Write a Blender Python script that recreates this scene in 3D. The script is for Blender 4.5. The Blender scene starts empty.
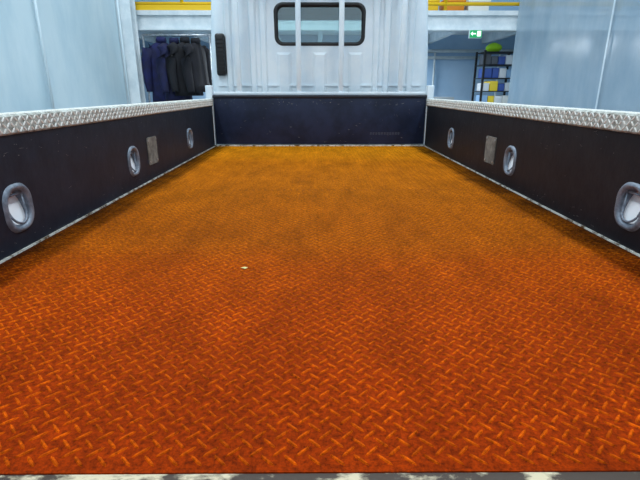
import bpy, bmesh, math, random
from mathutils import Vector, Matrix
random.seed(7)
sc = bpy.context.scene
sc.view_settings.view_transform = 'Standard'
sc.view_settings.look = 'None'

# ---------------------------------------------------------------- helpers
def lin(c):
    return tuple(((v/255)/12.92 if v/255 <= .04045 else ((v/255+.055)/1.055)**2.4) for v in c)+(1,)

def mat(name, rgb, rough=.5, metal=0, spec=.5, rgb2=None, nscale=20, stretch=(1,1,1), lo=.4, hi=.6, bump=0, bscale=80, emit=0, alpha=1):
    m = bpy.data.materials.new(name); m.use_nodes = True
    nt = m.node_tree; n = nt.nodes; l = nt.links
    b = n['Principled BSDF']
    b.inputs['Base Color'].default_value = lin(rgb)
    b.inputs['Roughness'].default_value = rough
    b.inputs['Metallic'].default_value = metal
    b.inputs['Specular IOR Level'].default_value = spec
    tc = n.new('ShaderNodeTexCoord'); mp = n.new('ShaderNodeMapping')
    mp.inputs['Scale'].default_value = stretch
    l.new(tc.outputs['Object'], mp.inputs['Vector'])
    if rgb2:
        nz = n.new('ShaderNodeTexNoise'); nz.inputs['Scale'].default_value = nscale
        nz.inputs['Detail'].default_value = 6; nz.inputs['Roughness'].default_value = .65
        l.new(mp.outputs[0], nz.inputs['Vector'])
        cr = n.new('ShaderNodeValToRGB')
        cr.color_ramp.elements[0].position = lo; cr.color_ramp.elements[1].position = hi
        cr.color_ramp.elements[0].color = lin(rgb); cr.color_ramp.elements[1].color = lin(rgb2)
        l.new(nz.outputs['Fac'], cr.inputs['Fac']); l.new(cr.outputs[0], b.inputs['Base Color'])
    if bump:
        nb = n.new('ShaderNodeTexNoise'); nb.inputs['Scale'].default_value = bscale; nb.inputs['Detail'].default_value = 4
        l.new(mp.outputs[0], nb.inputs['Vector'])
        bp = n.new('ShaderNodeBump'); bp.inputs['Strength'].default_value = bump; bp.inputs['Distance'].default_value = .01
        l.new(nb.outputs['Fac'], bp.inputs['Height']); l.new(bp.outputs[0], b.inputs['Normal'])
    if emit:
        b.inputs['Emission Color'].default_value = lin(rgb); b.inputs['Emission Strength'].default_value = emit
    b.inputs['Alpha'].default_value = alpha
    return m

def empty(name):
    e = bpy.data.objects.new(name, None); sc.collection.objects.link(e); return e

def mk(name, verts, faces, mats, parent=None, smooth=False, midx=None):
    me = bpy.data.meshes.new(name); me.from_pydata([tuple(v) for v in verts], [], faces); me.validate()
    if not isinstance(mats, (list, tuple)): mats = [mats]
    for m in mats: me.materials.append(m)
    if midx:
        me.polygons.foreach_set('material_index', midx)
    bm = bmesh.new(); bm.from_mesh(me); bmesh.ops.recalc_face_normals(bm, faces=bm.faces); bm.to_mesh(me); bm.free()
    if smooth:
        me.polygons.foreach_set('use_smooth', [True]*len(me.polygons))
    o = bpy.data.objects.new(name, me); sc.collection.objects.link(o)
    if parent: o.parent = parent
    return o

def box(name, x0, x1, y0, y1, z0, z1, m, parent=None, bev=0):
    v = [(x, y, z) for x in (x0, x1) for y in (y0, y1) for z in (z0, z1)]
    f = [(0,1,3,2),(4,6,7,5),(0,4,5,1),(2,3,7,6),(0,2,6,4),(1,5,7,3)]
    o = mk(name, v, f, m, parent)
    if bev:
        bm = bmesh.new(); bm.from_mesh(o.data)
        bmesh.ops.bevel(bm, geom=bm.edges[:], offset=bev, segments=3, affect='EDGES', profile=.5)
        bm.to_mesh(o.data); bm.free()
        o.data.polygons.foreach_set('use_smooth', [True]*len(o.data.polygons))
        try:
            o.data.set_sharp_from_angle(angle=math.radians(50))
        except Exception: pass
    return o

def tube(name, pts, r, m, parent=None, n=12, closed=False):
    pts = [Vector(p) for p in pts]; V = []; F = []
    N = len(pts)
    for i, p in enumerate(pts):
        if closed: t = (pts[(i+1) % N]-pts[i-1]).normalized()
        else: t = (pts[min(i+1, N-1)]-pts[max(i-1, 0)]).normalized()
        a = Vector((0, 0, 1)) if abs(t.z) < .9 else Vector((1, 0, 0))
        u = t.cross(a).normalized(); w = t.cross(u)
        rr_ = r[i] if isinstance(r, (list, tuple)) else r
        for k in range(n):
            an = 2*math.pi*k/n
            V.append(p+u*math.cos(an)*rr_+w*math.sin(an)*rr_)
    for i in range(N if closed else N-1):
        for k in range(n):
            a0 = i*n+k; a1 = i*n+(k+1) % n; j = (i+1) % N
            F.append((a0, a1, j*n+(k+1) % n, j*n+k))
    if not closed:
        F.append(tuple(range(n))); F.append(tuple((N-1)*n+k for k in range(n)))
    return mk(name, V, F, m, parent, smooth=True)

def rr(w, h, r, n=6):
    out = []
    for cx, cy, a0 in ((w-r, h-r, 0), (-w+r, h-r, 90), (-w+r, -h+r, 180), (w-r, -h+r, 270)):
        for k in range(n+1):
            a = math.radians(a0+90*k/n); out.append((cx+r*math.cos(a), cy+r*math.sin(a)))
    return out

def prism(name, pts, f, d0, d1, m, parent=None):
    n = len(pts)
    V = [f(p[0], p[1], d0) for p in pts]+[f(p[0], p[1], d1) for p in pts]
    F = [tuple(range(n)), tuple(range(n, 2*n))]+[(i, (i+1) % n, n+(i+1) % n, n+i) for i in range(n)]
    return mk(name, V, F, m, parent)

def loft(name, rings, m, parent=None, caps=True, smooth=True):
    n = len(rings[0]); V = [p for r_ in rings for p in r_]; F = []
    for j in range(len(rings)-1):
        for i in range(n):
            F.append((j*n+i, j*n+(i+1) % n, (j+1)*n+(i+1) % n, (j+1)*n+i))
    if caps: F.append(tuple(range(n))); F.append(tuple((len(rings)-1)*n+i for i in range(n)))
    return mk(name, V, F, m, parent, smooth=smooth)

def cut(o, cutters):
    for c in cutters:
        md = o.modifiers.new('b', 'BOOLEAN'); md.operation = 'DIFFERENCE'; md.object = c; md.solver = 'EXACT'
    bpy.context.view_layer.update()
    dg = bpy.context.evaluated_depsgraph_get()
    me = bpy.data.meshes.new_from_object(o.evaluated_get(dg))
    o.modifiers.clear(); o.data = me
    for c in cutters: bpy.data.objects.remove(c)

def join(name, objs, parent=None):
    V = []; F = []; M = []; mats = []; S = []
    for o in objs:
        off = len(V)
        mw = o.matrix_world if o.parent is None else o.matrix_basis
        for v in o.data.vertices: V.append(mw @ v.co)
        for p in o.data.polygons:
            F.append(tuple(off+i for i in p.vertices))
            mt = o.data.materials[p.material_index] if o.data.materials else None
            if mt not in mats: mats.append(mt)
            M.append(mats.index(mt)); S.append(p.use_smooth)
        bpy.data.objects.remove(o)
    me = bpy.data.meshes.new(name); me.from_pydata(V, [], F)
    for m in mats: me.materials.append(m)
    me.polygons.foreach_set('material_index', M); me.polygons.foreach_set('use_smooth', S)
    o = bpy.data.objects.new(name, me); sc.collection.objects.link(o)
    if parent: o.parent = parent
    return o

# ---------------------------------------------------------------- materials
def floor_mat(name, ramp, mulv, patch=(.78,1.2)):
    m = bpy.data.materials.new(name); m.use_nodes = True
    nt = m.node_tree; n = nt.nodes; l = nt.links; b = n['Principled BSDF']
    g = n.new('ShaderNodeTexCoord'); sx = n.new('ShaderNodeSeparateXYZ'); l.new(g.outputs['Object'], sx.inputs[0])
    mpv = n.new('ShaderNodeMapping'); mpv.inputs['Scale'].default_value = (1, .4, 1); l.new(g.outputs['Object'], mpv.inputs['Vector'])
    def noise(s, d=6, r=.6, v=None):
        z = n.new('ShaderNodeTexNoise'); z.inputs['Scale'].default_value = s; z.inputs['Detail'].default_value = d; z.inputs['Roughness'].default_value = r
        l.new(v or g.outputs['Object'], z.inputs['Vector']); return z
    def math_(op, a, bb):
        k = n.new('ShaderNodeMath'); k.operation = op
        for i, q in enumerate((a, bb)):
            if isinstance(q, (int, float)): k.inputs[i].default_value = q
            else: l.new(q, k.inputs[i])
        return k.outputs[0]
    def mr(src, a, c, lo=.3, hi=.7):
        r = n.new('ShaderNodeMapRange'); r.inputs['From Min'].default_value = lo; r.inputs['From Max'].default_value = hi
        r.inputs['To Min'].default_value = a; r.inputs['To Max'].default_value = c
        l.new(src, r.inputs['Value']); return r.outputs[0]
    nb = noise(2.2, 5)
    wob = math_('MULTIPLY', math_('SUBTRACT', nb.outputs['Fac'], .5), .06)
    yy2 = math_('ADD', math_('DIVIDE', sx.outputs['Y'], 4.0), wob)
    cr = n.new('ShaderNodeValToRGB'); e = cr.color_ramp.elements
    while len(e) > 1: e.remove(e[-1])
    e[0].position = ramp[0][0]; e[0].color = lin(ramp[0][1])
    for p, c in ramp[1:]:
        k = e.new(p); k.color = lin(c)
    l.new(yy2, cr.inputs['Fac'])
    r2 = mr(noise(11, 9, .75, mpv.outputs[0]).outputs['Fac'], *patch)
    n3 = noise(170, 4, .75)
    r3 = mr(n3.outputs['Fac'], .35, 1.55)
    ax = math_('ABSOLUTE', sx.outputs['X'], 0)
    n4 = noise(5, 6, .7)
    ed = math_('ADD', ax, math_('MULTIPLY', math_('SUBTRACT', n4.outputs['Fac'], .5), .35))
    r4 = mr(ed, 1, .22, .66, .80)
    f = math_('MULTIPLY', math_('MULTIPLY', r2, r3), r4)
    f = math_('MULTIPLY', f, mulv)
    vm = n.new('ShaderNodeVectorMath'); vm.operation = 'SCALE'
    l.new(cr.outputs[0], vm.inputs[0]); l.new(f, vm.inputs['Scale'])
    l.new(vm.outputs[0], b.inputs['Base Color'])
    b.inputs['Roughness'].default_value = .75; b.inputs['Specular IOR Level'].default_value = .04
    bp = n.new('ShaderNodeBump'); bp.inputs['Strength'].default_value = .5; bp.inputs['Distance'].default_value = .002
    l.new(n3.outputs['Fac'], bp.inputs['Height']); l.new(bp.outputs[0], b.inputs['Normal'])
    return m

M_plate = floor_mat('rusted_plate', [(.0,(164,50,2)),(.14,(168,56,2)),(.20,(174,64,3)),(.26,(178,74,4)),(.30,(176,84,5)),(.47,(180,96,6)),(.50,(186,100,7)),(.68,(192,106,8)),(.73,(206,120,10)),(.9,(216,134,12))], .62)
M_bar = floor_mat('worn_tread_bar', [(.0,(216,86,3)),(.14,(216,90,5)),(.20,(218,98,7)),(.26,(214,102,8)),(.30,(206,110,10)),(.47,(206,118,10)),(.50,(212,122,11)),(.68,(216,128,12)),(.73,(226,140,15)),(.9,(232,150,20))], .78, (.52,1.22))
M_seam = mat('plate_seam', (112,52,6), .8)
M_dark = mat('dark_gate_paint', (20,28,41), .5, spec=.3, rgb2=(37,44,58), nscale=11, lo=.35, hi=.8, bump=.12, bscale=30)
M_darkR = mat('dark_gate_paint_worn', (16,20,28), .5, spec=.3, rgb2=(35,35,40), nscale=11, lo=.4, hi=.8, bump=.12, bscale=30)
M_navy = mat('navy_headboard_paint', (21,30,52), .45, spec=.3, rgb2=(32,42,68), nscale=6, bump=.06, bscale=25)
M_scr = mat('bare_scratch', (150,146,140), .6)
M_white = mat('white_paint', (226,236,242), .3, rgb2=(214,228,238), nscale=4)
M_whited = mat('scraped_white_paint', (216,216,208), .5, rgb2=(96,74,50), nscale=38, lo=.46, hi=.62)
M_sill = mat('scuffed_sill', (60,46,36), .6, rgb2=(200,186,156), nscale=34, stretch=(.5,1,1), lo=.50, hi=.60)
M_capbase = mat('cap_dirty_base', (190,194,188), .6, rgb2=(104,102,92), nscale=50, lo=.4, hi=.68)
M_capbar = mat('cap_white_tread', (242,244,240), .45, rgb2=(214,208,192), nscale=30, lo=.45, hi=.75)
M_rubber = mat('black_rubber', (14,15,18), .5)
M_chrome = mat('galvanised_steel', (205,210,216), .3, metal=.75, rgb2=(150,156,164), nscale=30)
M_frame = mat('ring_frame_zinc', (146,156,170), .45, metal=.3, rgb2=(108,118,132), nscale=30)
M_dish = mat('bright_zinc_dish', (246,250,255), .4)
M_tape = mat('weathered_pad', (134,130,122), .8, rgb2=(96,92,86), nscale=22, bump=.1)
M_glass = bpy.data.materials.new('window_glass'); M_glass.use_nodes = True
nt = M_glass.node_tree; nt.nodes.clear()
o_ = nt.nodes.new('ShaderNodeOutputMaterial'); t_ = nt.nodes.new('ShaderNodeBsdfTransparent'); t_.inputs[0].default_value = (.90,.98,.98,1)
g_ = nt.nodes.new('ShaderNodeBsdfGlossy'); g_.inputs['Roughness'].default_value = .03
mx = nt.nodes.new('ShaderNodeMixShader'); mx.inputs[0].default_value = .12
nt.links.new(t_.outputs[0], mx.inputs[1]); nt.links.new(g_.outputs[0], mx.inputs[2]); nt.links.new(mx.outputs[0], o_.inputs[0])

# ---------------------------------------------------------------- truck
truck = empty('flatbed_truck')
ZF = .85; Y0 = .405; Y1 = 3.57; HW = .80
V = []; F = []; MI = []
def addbox(x0, x1, y0, y1, z0, z1, mi):
    o = len(V)
    V.extend([(x, y, z) for x in (x0, x1) for y in (y0, y1) for z in (z0, z1)])
    for f in [(0,1,3,2),(4,6,7,5),(0,4,5,1),(2,3,7,6),(0,2,6,4),(1,5,7,3)]:
        F.append(tuple(o+i for i in f)); MI.append(mi)
seams = [Y0, 1.127, 1.93, 2.82, Y1]
addbox(-HW, HW, Y0, Y1, ZF-.05, ZF-.002, 2)
for i in range(4):
    a, b_ = seams[i], seams[i+1]
    addbox(-HW, HW, a+(.0006 if i else 0), b_-.0006, ZF-.003, ZF, 0)
def addbar(c, d, nrm, up, L, W, H, mi, Vl, Fl, Ml):
    o = len(Vl); c = Vector(c)
    base = [(-L,0),(-L*.55,W),(L*.55,W),(L,0),(L*.55,-W),(-L*.55,-W)]
    for a, bq in base: Vl.append(c+d*a+nrm*bq)
    for a, bq in base: Vl.append(c+d*a*.8+nrm*bq*.5+up*H)
    for k in range(6):
        Fl.append((o+k, o+(k+1) % 6, o+6+(k+1) % 6, o+6+k)); Ml.append(mi)
    Fl.append(tuple(o+6+k for k in range(6))); Ml.append(mi)
P = .0190; s2 = math.sqrt(.5); UP = Vector((0,0,1))
E1 = Vector((s2, s2, 0)); E2 = Vector((s2, -s2, 0))
R = int((Y1+HW)/P/s2)+4
for i in range(-R, R):
    for j in range(-R, R):
        p_ = E1*(P*i)+E2*(P*j)
        x, y = p_.x, p_.y+1.9
        if abs(x) > HW-.012 or y < Y0+.010 or y > Y1-.012: continue
        if min(abs(y-s) for s in seams) < .005: continue
        d = E1 if (i+j) % 2 else E2
        addbar((x, y, ZF), d, Vector((-d.y, d.x, 0)), UP, .0120, .0021, .0016, 1, V, F, MI)
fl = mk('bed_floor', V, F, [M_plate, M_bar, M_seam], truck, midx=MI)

mk('paint_flake', [(-.205,1.02,ZF+.002),(-.193,1.013,ZF+.002),(-.187,1.019,ZF+.003),(-.196,1.026,ZF+.002)], [(0,1,2,3)], mat('flake',(206,196,130),.7), truck)

def rr_off(a, b): return [((p[0]+q[0])/2, (p[1]+q[1])/2) for p, q in zip(a, b)]
def side(sgn, mpaint, lab):
    def f(u, v, w): return (sgn*(HW-w), u, ZF+v)
    panel = box('gate_'+lab, min(sgn*HW, sgn*(HW+.045)), max(sgn*HW, sgn*(HW+.045)), Y0-.02, Y1-.005, ZF-.06, ZF+.30, mpaint, truck)
    cutters = []
    rings = [(1.17,.112),(1.963,.118),(2.87,.124)]
    for (u, v) in rings:
        pts = [(u+a, v+b) for a, b in rr(.043,.048,.038)]
        cutters.append(prism('c', pts, f, -.037, .02, M_dark))
    cut(panel, cutters)
    for k, (u, v) in enumerate(rings):
        parts = []
        ro = [(u+a, v+b) for a, b in rr(.058,.063,.046)]; ri = [(u+a, v+b) for a, b in rr(.042,.047,.037)]
        rm = [(u+a, v+b) for a, b in rr(.050,.055,.042)]
        rd = [(u+a, v+b) for a, b in rr(.039,.044,.035)]
        parts.append(loft('fr', [[f(a,b,0) for a,b in ro],[f(a,b,.006) for a,b in rr_off(ro,rm)],[f(a,b,.008) for a,b in rm],[f(a,b,.003) for a,b in ri],[f(a,b,-.003) for a,b in ri]], M_frame, caps=False))
        dep = lambda b: -.004-.028*max(0,(b-v+.044)/.088)
        parts.append(loft('dw', [[f(a,b,-.003) for a,b in ri],[f(a,b,dep(b)) for a,b in rd]], M_frame, caps=False))
        parts.append(mk('di', [f(a,b,dep(b)) for a,b in rd], [tuple(range(len(rd)))], M_dish))
        pts = []
        for q in range(17):
            an = math.pi*q/16
            pts.append(f(u-.034*math.cos(an), v-.004-.036*math.sin(an), -.006+.010*math.sin(an)))
        parts.append(tube('rg', [f(u-.034,v+.034,-.008)]+pts+[f(u+.034,v+.034,-.008)], .0032, M_frame, n=8))
        parts.append(tube('pin', [f(u-.042,v+.034,-.008), f(u+.042,v+.034,-.008)], .0034, M_frame, n=8))
        join('lashing_ring_%s_%d' % (lab, k+1), parts, truck)
    uc, vc = (2.20, .135)
    parts = [prism('pad', [(uc+a, vc+b) for a, b in rr(.062,.062,.008)], f, -.001, .004, M_tape)]
    for a in (-.05,.05):
        for b in (-.05,.05):
            parts.append(prism('rv', [(uc+a+.005*math.cos(t*.785), vc+b+.005*math.sin(t*.785)) for t in range(8)], f, .004, .006, M_chrome))
    join('patch_plate_'+lab, parts, truck)
    V=[];F=[];MI=[]
    xi, xo = HW-.004, HW+.05
    prof = [(xi, .296),(xi-.003,.300),(xi-.003,.340),(xi+.004,.345),(xo-.004,.345),(xo,.340),(xo,.29),(xo-.004,.29),(xo-.004,.298),(xi, .298)]
    ya, yb = Y0-.02, Y1-.005
    n = len(prof)
    for yv in (ya, yb):
        for (a, z) in prof: V.append((sgn*a, yv, ZF+z))
    for i in range(n): F.append((i,(i+1)%n,n+(i+1)%n,n+i)); MI.append(0)
    F.append(tuple(range(n))); MI.append(0); F.append(tuple(range(n,2*n))); MI.append(0)
    p = .0165
    for j in range(int((yb-ya)/p)):
        y = ya+p*(j+.5)
        for i in range(3):
            z = ZF+.3065+.0135*i
            d = Vector((0,s2,s2)) if (i+j)%2 else Vector((0,s2,-s2))
            addbar((sgn*(xi-.003), y, z), d, Vector((0,-d.z,d.y)), Vector((-sgn,0,0)), .0086, .0027, .0018, 1, V, F, MI)
        for i in range(3):
            x = sgn*(xi+.012+.015*i)
            d = Vector((s2,s2,0)) if (i+j)%2 else Vector((s2,-s2,0))
            addbar((x, y, ZF+.345), d, Vector((-d.y,d.x,0)), UP, .0085, .0026, .0024, 1, V, F, MI)
    mk('top_rail_'+lab, V, F, [M_capbase, M_capbar], truck, midx=MI)
    x0, x1 = sorted((sgn*HW, sgn*(HW-.005)))
    box('gate_sill_'+lab, x0, x1, Y0, Y1, ZF, ZF+.005, M_whited, truck)
    V=[];F=[]
    for k in range(170):
        u = random.uniform(Y0+.05, Y1-.05); v = random.choice([random.uniform(.02,.28), random.uniform(.24,.29), random.uniform(.01,.05)])
        if any(abs(u-r[0])<.07 and abs(v-r[1])<.075 for r in rings): continue
        L = random.choice([.002,.003,.004,.012]); W = random.uniform(.0005,.0013) if L < .01 else .0005; a = random.uniform(-.7,.7)
        o = len(V)
        for q, r_ in ((-L,-W*.3),(0,-W),(L,W*.2),(0,W)):
            V.append(f(u+q*math.cos(a)-r_*math.sin(a), v+(q*math.sin(a)+r_*math.cos(a))*.6, .0006))
        F.append((o,o+1,o+2,o+3))
    mk('paint_chips_'+lab, V, F, M_scr, truck)
side(-1, M_dark, 'left'); side(1, M_darkR, 'right')

# headboard
box('headboard', -.79, .79, Y1, Y1+.035, ZF+.015, ZF+.355, M_navy, truck, bev=.004)
box('headboard_lip', -.795, .795, Y1-.008, Y1+.04, ZF+.352, ZF+.372, mat('lip_dark',(28,32,44),.45), truck, bev=.005)
box('headboard_sill', -.80, .80, Y1-.012, Y1+.035, ZF-.05, ZF+.010, M_whited, truck)
box('headboard_crossbeam', -.84, .84, Y1+.02, Y1+.06, ZF+.372, ZF+.395, M_white, truck, bev=.005)
for s, lab in ((-1,'left'),(1,'right')):
    a, b_ = sorted((s*.795, s*.845))
    box('headboard_post_'+lab, a, b_, Y1-.003, Y1+.06, ZF-.06, ZF+.44, M_white, truck, bev=.006)
V=[];F=[]
for k in range(90):
    x = random.uniform(-.77,.77); z = ZF+random.choice([random.uniform(.03,.34), random.uniform(.30,.345)])
    L = random.choice([.003,.004,.008]); W = random.uniform(.0005,.0012); a = random.uniform(-.5,.5); o=len(V)
    for q, r_ in ((-L,0),(0,-W),(L,0),(0,W)):
        V.append((x+q*math.cos(a), Y1-.0008, z+q*math.sin(a)+r_))
    F.append((o,o+1,o+2,o+3))
mk('headboard_chips', V, F, M_scr, truck)
V=[];F=[]
x=.38
for k in range(11):
    w_ = random.uniform(.012,.018)
    for q in range(2):
        o=len(V); zz = ZF+.088+q*.009
        V += [(x,Y1-.001,zz),(x+w_*random.uniform(.5,1),Y1-.001,zz),(x+w_,Y1-.001,zz+.0028),(x,Y1-.001,zz+.0028)]; F.append((o,o+1,o+2,o+3))
    x += .021
mk('load_stencil', V, F, mat('label_paint', (96,102,118), .6), truck)

box('rear_sill', -.85, .85, Y0-.022, Y0-.001, ZF-.12, ZF+.001, M_sill, truck, bev=.003)
box('tailgate', -.84, .84, Y0-.065, Y0-.03, ZF-.50, ZF-.10, M_dark, truck, bev=.006)
box('chassis_rail_left', -.42, -.34, .5, 5.2, .5, .66, M_rubber, truck)
box('chassis_rail_right', .34, .42, .5, 5.2, .5, .66, M_rubber, truck)
for k in range(5): box('crossmember_%d' % k, -.78, .78, .6+.68*k, .68+.68*k, .66, .80, M_rubber, truck)
def wheel(name, x, y):
    Rr = [(.12,.0),(.17,.03),(.19,.0),(.20,-.01),(.30,-.015),(.33,.01),(.33,.14),(.30,.165)]
    s = 1 if x > 0 else -1; rings = []
    for r_, dep in Rr:
        rings.append([(x-s*dep, y+r_*math.cos(t*math.pi/16), .335+r_*math.sin(t*math.pi/16)) for t in range(32)])
    o = loft(name, rings, [M_rubber, M_white], truck)
    for p in o.data.polygons:
        if max(math.hypot(o.data.vertices[i].co.y-y, o.data.vertices[i].co.z-.335) for i in p.vertices) < .201: p.material_index = 1
for x in (-.82,.82):
    for y in (1.15,4.6): wheel('wheel', x, y)
for y in (1.15,4.6): tube('axle', [(-.7,y,.335),(.7,y,.335)], .05, M_rubber, truck)

# cab shell
CY0, CY1 = 3.72, 5.35; cyc = (CY0+CY1)/2; chl = (CY1-CY0)/2
def cabring(hw, hl, z, r, dy=0): return [(a, cyc+dy+b, z) for a, b in rr(hw, hl, r, 8)]
outer = loft('cab_shell', [cabring(.835,chl,.62,.07),cabring(.84,chl,1.2,.08),cabring(.83,chl-.0,1.55,.09),cabring(.805,chl-.04,2.0,.11,-.03),cabring(.78,chl-.09,2.10,.13,-.06),cabring(.70,chl-.2,2.15,.15,-.06)], M_white, truck)
inner = loft('c', [cabring(.80,chl-.035,.70,.05),cabring(.80,chl-.035,1.2,.05),cabring(.79,chl-.035,1.55,.06),cabring(.76,chl-.08,2.0,.08,-.03),cabring(.68,chl-.16,2.10,.1,-.06)], M_white)
WZ = 1.25+.467; WH = .150; WW = .340
fxz = lambda u, v, w: (u, w, v)
c1 = prism('c', [(a, WZ+b) for a, b in rr(WW-.02, WH-.02, .05)], fxz, CY0-.1, CY0+.2, M_white)
c2 = prism('c', [(a, 1.68+b) for a, b in rr(.70, .27, .08)], fxz, CY1-.25, CY1+.2, M_white)
c3 = prism('c', [(a, 1.68+b) for a, b in rr(.42, .24, .08)], lambda u,v,w: (w, cyc+.15+u, v), -1.2, 1.2, M_white)
cut(outer, [inner, c1, c2, c3])
try: outer.data.polygons.foreach_set('use_smooth', [True]*len(outer.data.polygons)); outer.data.set_sharp_from_angle(angle=math.radians(30))
except Exception: pass
yw = CY0+.004
ro = rr(WW, WH, .065, 8); ri = rr(WW-.03, WH-.03, .045, 8)
mid = [((p[0]+q[0])/2, (p[1]+q[1])/2) for p, q in zip(ro, ri)]
loft('rear_window_gasket', [[(a,yw+.002,WZ+b) for a,b in ro],[(a,yw-.014,WZ+b) for a,b in mid],[(a,yw,WZ+b) for a,b in ri],[(a,yw+.035,WZ+b) for a,b in ri]], M_rubber, truck, caps=False)
prism('rear_window_glass', [(a, WZ+b) for a, b in rr(WW-.025, WH-.025, .045)], fxz, CY0+.014, CY0+.018, M_glass, truck)
prism('windshield_glass', [(a, 1.68+b) for a, b in rr(.70, .27, .08)], fxz, CY1-.055, CY1-.05, M_glass, truck)
M_seat = mat('seat_cloth', (70,74,82), .9)
for s in (-1, 1):
    parts = [box('b', s*.4-.24, s*.4+.24, 4.0, 4.12, 1.0, 1.50, M_seat, bev=.04), box('s', s*.4-.24, s*.4+.24, 4.0, 4.5, .9, 1.04, M_seat, bev=.04), box('h', s*.4-.11, s*.4+.11, 4.02, 4.10, 1.5, 1.62, M_seat, bev=.03)]
    join('seat_'+('left' if s<0 else 'right'), parts, truck)
box('dashboard', -.78, .78, 4.95, 5.28, 1.05, 1.38, M_seat, truck, bev=.05)
tube('steering_wheel', [(.4+.19*math.cos(t*.314), 4.82-.05*math.sin(t*.314), 1.42+.17*math.sin(t*.314)) for t in range(20)], .013, M_rubber, truck, closed=True)
def rib(name, x, w, z0, z1, dep=.018):
    V = [(x-w,CY0+.002,z0),(x+w,CY0+.002,z0),(x+w,CY0+.002,z1),(x-w,CY0+.002,z1),(x-w*.55,CY0-dep,z0+.02),(x+w*.55,CY0-dep,z0+.02),(x+w*.55,CY0-dep,z1-.02),(x-w*.55,CY0-dep,z1-.02)]
    mk(name, V, [(0,1,5,4),(1,2,6,5),(2,3,7,6),(3,0,4,7),(4,5,6,7)], M_white, truck)
for k, x in enumerate((-.68,-.50,-.42,.42,.50,.68)):
    rib('cab_rib_%d' % k, x, .028, 1.15, 1.93)
for k, x in enumerate((-.27,-.0,.27)):
    rib('cab_low_rib_%d' % k, x, .06, 1.15, 1.53, .010)
box('cab_waist_seam', -.77, .77, CY0-.008, CY0+.01, 1.285, 1.297, M_white, truck)
for k, x in enumerate((-.60,-.156,.156,.60)):
    box('guard_bar_%d' % k, x-.019, x+.019, Y1+.028, Y1+.058, ZF+.39, 2.02, M_white, truck, bev=.008)
box('guard_top_beam', -.64, .64, Y1+.02, Y1+.066, 2.01, 2.06, M_white, truck, bev=.01)
parts = [box('d', -.775, -.705, CY0-.045, CY0+.01, 1.36, 1.655, M_rubber, bev=.018)]
for k in range(9): parts.append(box('d', -.765, -.715, CY0-.05, CY0-.04, 1.395+.027*k, 1.403+.027*k, M_rubber))
join('breather_duct', parts, truck)

# ---------------------------------------------------------------- building
M_conc = mat('concrete_floor', (120,122,120), .7, rgb2=(98,100,100), nscale=3, bump=.05)
M_wall = mat('painted_wall', (206,220,228), .7, rgb2=(190,208,218), nscale=1.5)
M_wallb = mat('blue_grey_wall', (178,208,236), .7, rgb2=(160,196,228), nscale=1.2)
M_ceil = mat('ceiling_paint', (200,205,208), .8)
M_part = mat('partition_sheet', (184,210,222), .45, rgb2=(204,224,232), nscale=1.6, stretch=(1,1,.35), bump=.12, bscale=3)
M_steel = mat('white_steelwork', (228,236,240), .45, rgb2=(208,220,226), nscale=5)
M_yel = mat('safety_yellow', (244,196,16), .5)
RX0, RX1, RY0, RY1, RH = -4.6, 4.8, -3.5, 9.6, 5.4
box('floor', RX0, RX1, RY0, RY1, -.1, 0, M_conc)
box('ceiling', RX0, RX1, RY0, RY1, RH, RH+.1, M_ceil)
box('wall_left', RX0-.1, RX0, RY0, RY1, 0, RH, M_wall)
box('wall_right', RX1, RX1+.1, RY0, RY1, 0, RH, M_wall)
box('wall_back', RX0, RX1, RY1, RY1+.1, 0, RH, M_wallb)

def wavy(name, x, y0, y1, z0, z1, amp, freq, m, parent, ph=0):
    V=[];F=[]; n=240; h=14
    for j in range(h+1):
        for i in range(n+1):
            y = y0+(y1-y0)*i/n; t = j/h
            w = amp*(math.sin(freq*y+ph+t*1.5)+.5*math.sin(freq*2.3*y+1.3+ph+t*2.8)+.3*math.sin(freq*4.1*y+4*t))
            V.append((x+w, y, z0+(z1-z0)*t))
    for j in range(h):
        for i in range(n):
            a=j*(n+1)+i; F.append((a,a+1,a+n+2,a+n+1))
    return mk(name, V, F, m, parent, smooth=True)
lp = empty('sheet_partition')
wavy('sheet', -2.66, -1.5, 6.7, .03, 3.4, .008, 2.2, M_part, lp)
for k, y in enumerate((-1.5,.6,2.6,4.75,6.7)):
    tube('post_%d'%k, [(-2.63,y,0),(-2.63,y,3.45)], .014, mat('post_grey%d'%k,(204,220,228),.5), lp)
tube('top_tube', [(-2.63,-1.5,3.42),(-2.63,6.7,3.42)], .02, M_steel, lp)
tube('bottom_tube', [(-2.63,-1.5,.03),(-2.63,6.7,.03)], .02, M_steel, lp)

def vinyl():
    m = mat('vinyl_sheet', (158,184,204), .22, rgb2=(200,216,226), nscale=2.6, stretch=(1,1,.5), lo=.38, hi=.72, bump=.5, bscale=2.2)
    nt = m.node_tree; n = nt.nodes; l = nt.links
    b = n['Principled BSDF']; out = n['Material Output']
    tr = n.new('ShaderNodeBsdfTranslucent'); tr.inputs[0].default_value = lin((196,214,228))
    tp = n.new('ShaderNodeBsdfTransparent'); tp.inputs[0].default_value = (.85,.92,.96,1)
    m2 = n.new('ShaderNodeMixShader'); m2.inputs[0].default_value = .3
    m3 = n.new('ShaderNodeMixShader'); m3.inputs[0].default_value = .2
    l.new(b.outputs[0], m2.inputs[1]); l.new(tr.outputs[0], m2.inputs[2])
    l.new(m2.outputs[0], m3.inputs[1]); l.new(tp.outputs[0], m3.inputs[2]); l.new(m3.outputs[0], out.inputs[0])
    return m
M_vin = vinyl()
rc = empty('vinyl_curtain')
wavy('sheet', 2.79, 1.0, 7.05, .04, 3.5, .012, 2.4, M_vin, rc, ph=1.0)
for k, (y, w_) in enumerate(((4.75,.025),)):  # pale strip painted in as a bright fold highlight on the vinyl
    box('fold_highlight_%d'%k, 2.764, 2.767, y, y+w_, .04, 3.5, mat('highlight_paint%d'%k, (206,222,232), .3), rc)
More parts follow.
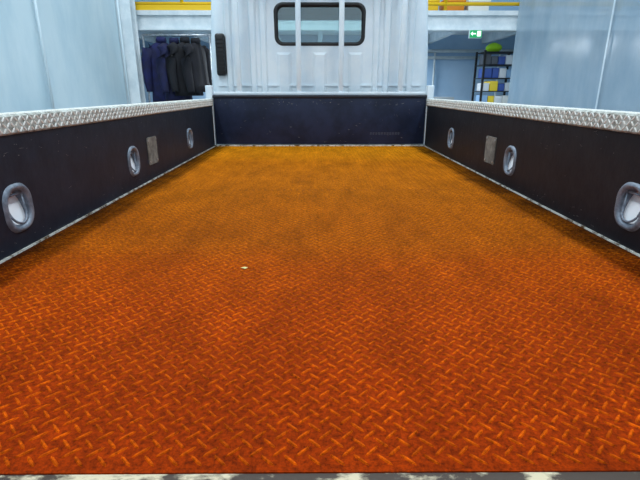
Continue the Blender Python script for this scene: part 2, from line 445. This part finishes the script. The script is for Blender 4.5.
tube('curtain_rail', [(2.82,1.0,3.53),(2.82,7.05,3.53)], .022, M_steel, rc)
for k, y in enumerate((1.0, 7.05)): tube('rail_post_%d'%k, [(2.86,y,0),(2.86,y,3.53)], .022, M_steel, rc)

def ibeam(name, x, y, z0, z1, w=.1, t=.012):
    parts = [box('a', x-w, x+w, y-w, y-w+t, z0, z1, M_steel), box('a', x-w, x+w, y+w-t, y+w, z0, z1, M_steel), box('a', x-t/2, x+t/2, y-w+t, y+w-t, z0, z1, M_steel)]
    return join(name, parts)
ibeam('steel_column', -2.59, 6.85, 0, 4.2, .10); ibeam('steel_column', 3.35, 7.55, 0, 2.07)
mz = empty('mezzanine')
box('deck', RX0+.02, RX1-.02, 7.15, RY1-.02, 2.27, 2.33, M_steel, mz)
box('edge_web', RX0+.02, RX1-.02, 7.19, 7.20, 2.09, 2.27, M_steel, mz)
box('edge_flange', RX0+.02, RX1-.02, 7.12, 7.28, 2.07, 2.09, M_steel, mz)
for k in range(9): box('joist_%d'%k, -4.2+k*1.05, -4.12+k*1.05, 7.25, RY1-.03, 2.12, 2.27, M_steel, mz)
rail = empty('guardrail')
for z in (2.42, 2.85, 3.3): tube('rail_%d'%int(z*100), [(RX0+.1,7.2,z),(RX1-.1,7.2,z)], .024, M_yel, rail)
for k in range(8): tube('rail_post_%d'%k, [(-4.4+k*1.24,7.2,2.33),(-4.4+k*1.24,7.2,3.3)], .024, M_yel, rail)
box('kick_plate', -2.6, -1.5, 7.16, 7.17, 2.33, 2.40, M_yel, rail)

es = empty('exit_sign')
box('housing', 2.12, 2.30, 7.02, 7.06, 1.955, 2.07, M_steel, es, bev=.006)
box('face', 2.125, 2.295, 7.012, 7.02, 1.965, 2.06, mat('sign_green',(16,160,90),.4,emit=.4), es)
SW = mat('sign_white',(240,255,245),.4,emit=.7)
mk('arrow', [(2.135,7.01,2.015),(2.165,7.01,2.045),(2.165,7.01,2.023),(2.21,7.01,2.023),(2.21,7.01,2.007),(2.165,7.01,2.007),(2.165,7.01,1.985)], [(0,1,2,3,4,5,6)], SW, es)
mk('door_pictogram', [(2.225,7.01,1.98),(2.28,7.01,1.98),(2.28,7.01,2.05),(2.225,7.01,2.05)], [(0,1,2,3)], SW, es)

pr = empty('pipe_run')
for k, z in enumerate((1.86, 1.98)): tube('pipe_%d'%k, [(RX0+.1,RY1-.1,z),(RX1-.1,RY1-.1,z)], .03, M_steel, pr)
for k in range(7): tube('drop_%d'%k, [(-4+k*1.25,RY1-.1,1.98),(-4+k*1.25,RY1-.1,0)], .02, M_steel, pr)

rk = empty('clothes_rack')
tube('hanging_bar', [(-2.46,7.0,1.99),(-1.50,7.0,1.99)], .014, M_chrome, rk)
for k, x in enumerate((-2.45,-1.52)):
    tube('upright_%d'%k, [(x,7.0,.03),(x,7.0,2.0)], .014, M_chrome, rk)
    tube('foot_%d'%k, [(x,6.97,.016),(x,7.25,.016)], .016, M_chrome, rk)
def jacket(x, rgb, yaw, L=.78, w=.24, zt=1.93):
    m = mat('jacket_cloth', rgb, .85, rgb2=tuple(int(c*1.4) for c in rgb), nscale=8, bump=.3, bscale=14)
    e = empty('jacket'); e.location = (x, 7.0, 0); e.rotation_euler = (0,0,yaw)
    rings = []
    prof = [(0,.055,.045),(.03,.065,.05),(.06,.12,.055),(.10,w*.82,.07),(.16,w*.9,.085),(.35,w*.86,.10),(.55,w*.9,.11),(L*.85,w*.96,.12),(L,w,.125),(L+.005,w*.9,.11)]
    n=40
    for dz, a, b in prof:
        ring=[]
        for k in range(n):
            t = 2*math.pi*k/n; fo_ = 1+.09*min(dz/.4,1)*math.sin(7*t+dz*3+x*9)+.05*math.sin(11*t-dz*5)
            ring.append((a*math.cos(t)*(1+.3*(fo_-1)), b*math.sin(t)*fo_, zt-dz))
        rings.append(ring)
    loft('body', rings, m, e)
    loft('collar', [[(.06*math.cos(t*.3927)*q, .055*math.sin(t*.3927)*q, zt+dz) for t in range(16)] for q, dz in ((1.15,-.04),(1.2,0),(1.05,.035),(.9,.03))], m, e)
    for s in (-1,1):
        tube('sleeve_%s'%('l' if s<0 else 'r'), [(s*(w*.70),0,zt-.09),(s*(w*.93),.0,zt-.13),(s*(w*1.08),.012,zt-.26),(s*(w*1.13),.0,zt-.42),(s*(w*1.12),-.02,zt-.56),(s*(w*1.08),-.03,zt-.66),(s*(w*1.08),-.03,zt-.69)], [.06,.078,.072,.066,.06,.05,.048], m, e, n=16)
    tube('zip', [(0,-.05,zt-.03),(0,-.088,zt-.14),(0,-.115,zt-.4),(0,-.135,zt-L)], .003, M_rubber, e, n=6)
    tube('hanger', [(.0,0,zt-.02),(0,0,zt+.05)]+[(.018*math.sin(t*.5)*1.0,0,zt+.068-.018*math.cos(t*.5)) for t in range(8)], .004, M_chrome, e, n=6)
jacket(-2.20, (16,20,58), .35, .84, .20, 1.93)
jacket(-2.02, (15,19,50), 1.05, .80, .24, 1.92)
jacket(-1.87, (12,13,20), .95, .74, .24, 1.93)
jacket(-1.72, (13,13,21), 1.2, .68, .22, 1.92)

sh = empty('storage_shelf')
sx0, sx1, sy0, sy1 = 2.62, 3.15, 7.75, 8.15
for x in (sx0,sx1):
    for y in (sy0,sy1): box('leg', x-.015, x+.015, y-.015, y+.015, 0, 1.86, M_rubber, sh)
lv = (.25,.65,1.05,1.25,1.45,1.65,1.84)
for k, z in enumerate(lv): box('tray_%d'%k, sx0-.01, sx1+.01, sy0-.01, sy1+.01, z-.012, z, M_rubber, sh)
cols = [(245,245,240),(60,90,170),(245,215,60),(235,240,245),(150,190,230),(245,246,250),(90,95,105)]
st = []
for k, z in enumerate(lv[:-1]):
    x = sx0+.02
    while x < sx1-.12:
        w = random.uniform(.08,.14); h = random.uniform(.11,.16)
        c = random.choice(cols)
        st.append(box('bin', x, x+w, sy0+.0, sy1-.1, z, z+h, mat('bin_plastic', c, .5), bev=.008)); x += w+.01
join('stored_boxes', st, sh)
bagr = []
for k in range(9):
    t = k/8; r_ = .11*math.sin(math.pi*(.12+.86*t))**.6
    bagr.append([(2.80+r_*1.1*math.cos(a*.3927)*(1+.06*math.sin(3*a)), 7.9+r_*math.sin(a*.3927), 1.84+.14*t) for a in range(16)])
loft('lime_bag', bagr, mat('lime_cloth', (180,235,40), .7), sh)

wb = empty('workbench')
box('top', 1.35, 2.35, 8.3, 8.9, 1.1, 1.15, mat('bench_top',(190,196,200),.5), wb, bev=.005)
for x in (1.4,2.3):
    for y in (8.35,8.85): box('leg', x-.03, x+.03, y-.03, y+.03, 0, 1.1, M_steel, wb)
box('drawer', 1.5, 1.9, 8.32, 8.85, .85, 1.1, M_wallb, wb)

for x, c in ((1.60,(235,190,30)),(1.98,(225,140,30)),(2.34,(235,235,230))):
    parts = [box('c', x-.15, x+.15, 7.4, 7.7, 2.33, 2.50, mat('crate_plastic', c, .5), bev=.012), box('c', x-.165, x+.165, 7.385, 7.715, 2.48, 2.51, mat('crate_rim', c, .5), bev=.006)]
    join('storage_crate', parts)

# ---------------------------------------------------------------- lights
M_lamp = mat('lamp_tube', (245,250,255), .4, emit=4)
def fixture(x, y, z, w, power, rot=0):
    e = empty('ceiling_lamp')
    box('housing', x-.12, x+.12, y-w, y+w, z, z+.05, M_steel, e)
    for s in (-.06,.06): tube('tube', [(x+s,y-w+.05,z-.025),(x+s,y+w-.05,z-.025)], .016, M_lamp, e, n=8)
    ld = bpy.data.lights.new('lamp_light', 'AREA'); ld.shape = 'RECTANGLE'; ld.size = .3; ld.size_y = 2*w; ld.energy = power; ld.color = (.84,.94,1)
    lo = bpy.data.objects.new('lamp_light', ld); sc.collection.objects.link(lo); lo.location = (x,y,z-.06); lo.parent = e
for x in (-1.9, 1.9):
    for y, pw in ((-1.6,75),(1.2,72),(4.0,85)):
        fixture(x, y, 5.25, 1.0, pw)
fixture(0, 6.3, 5.25, .7, 60)
for x in (-.75, .85): fixture(x, 8.2, 2.05, .5, 62)  # added lamps, out of view behind the cab, to brighten the wall under the deck
w = bpy.data.worlds.new('World'); sc.world = w; w.use_nodes = True
w.node_tree.nodes['Background'].inputs[0].default_value = (.78,.91,1,1); w.node_tree.nodes['Background'].inputs[1].default_value = .7

# ---------------------------------------------------------------- camera
cd = bpy.data.cameras.new('camera'); cam = bpy.data.objects.new('camera', cd); sc.collection.objects.link(cam)
cd.sensor_width = 36; cd.lens = 36*460/640; cd.clip_start = .02
cam.location = (-.023, 0, 1.251)
cam.rotation_euler = (math.radians(90-17.95), 0, math.radians(-.38))
sc.camera = cam
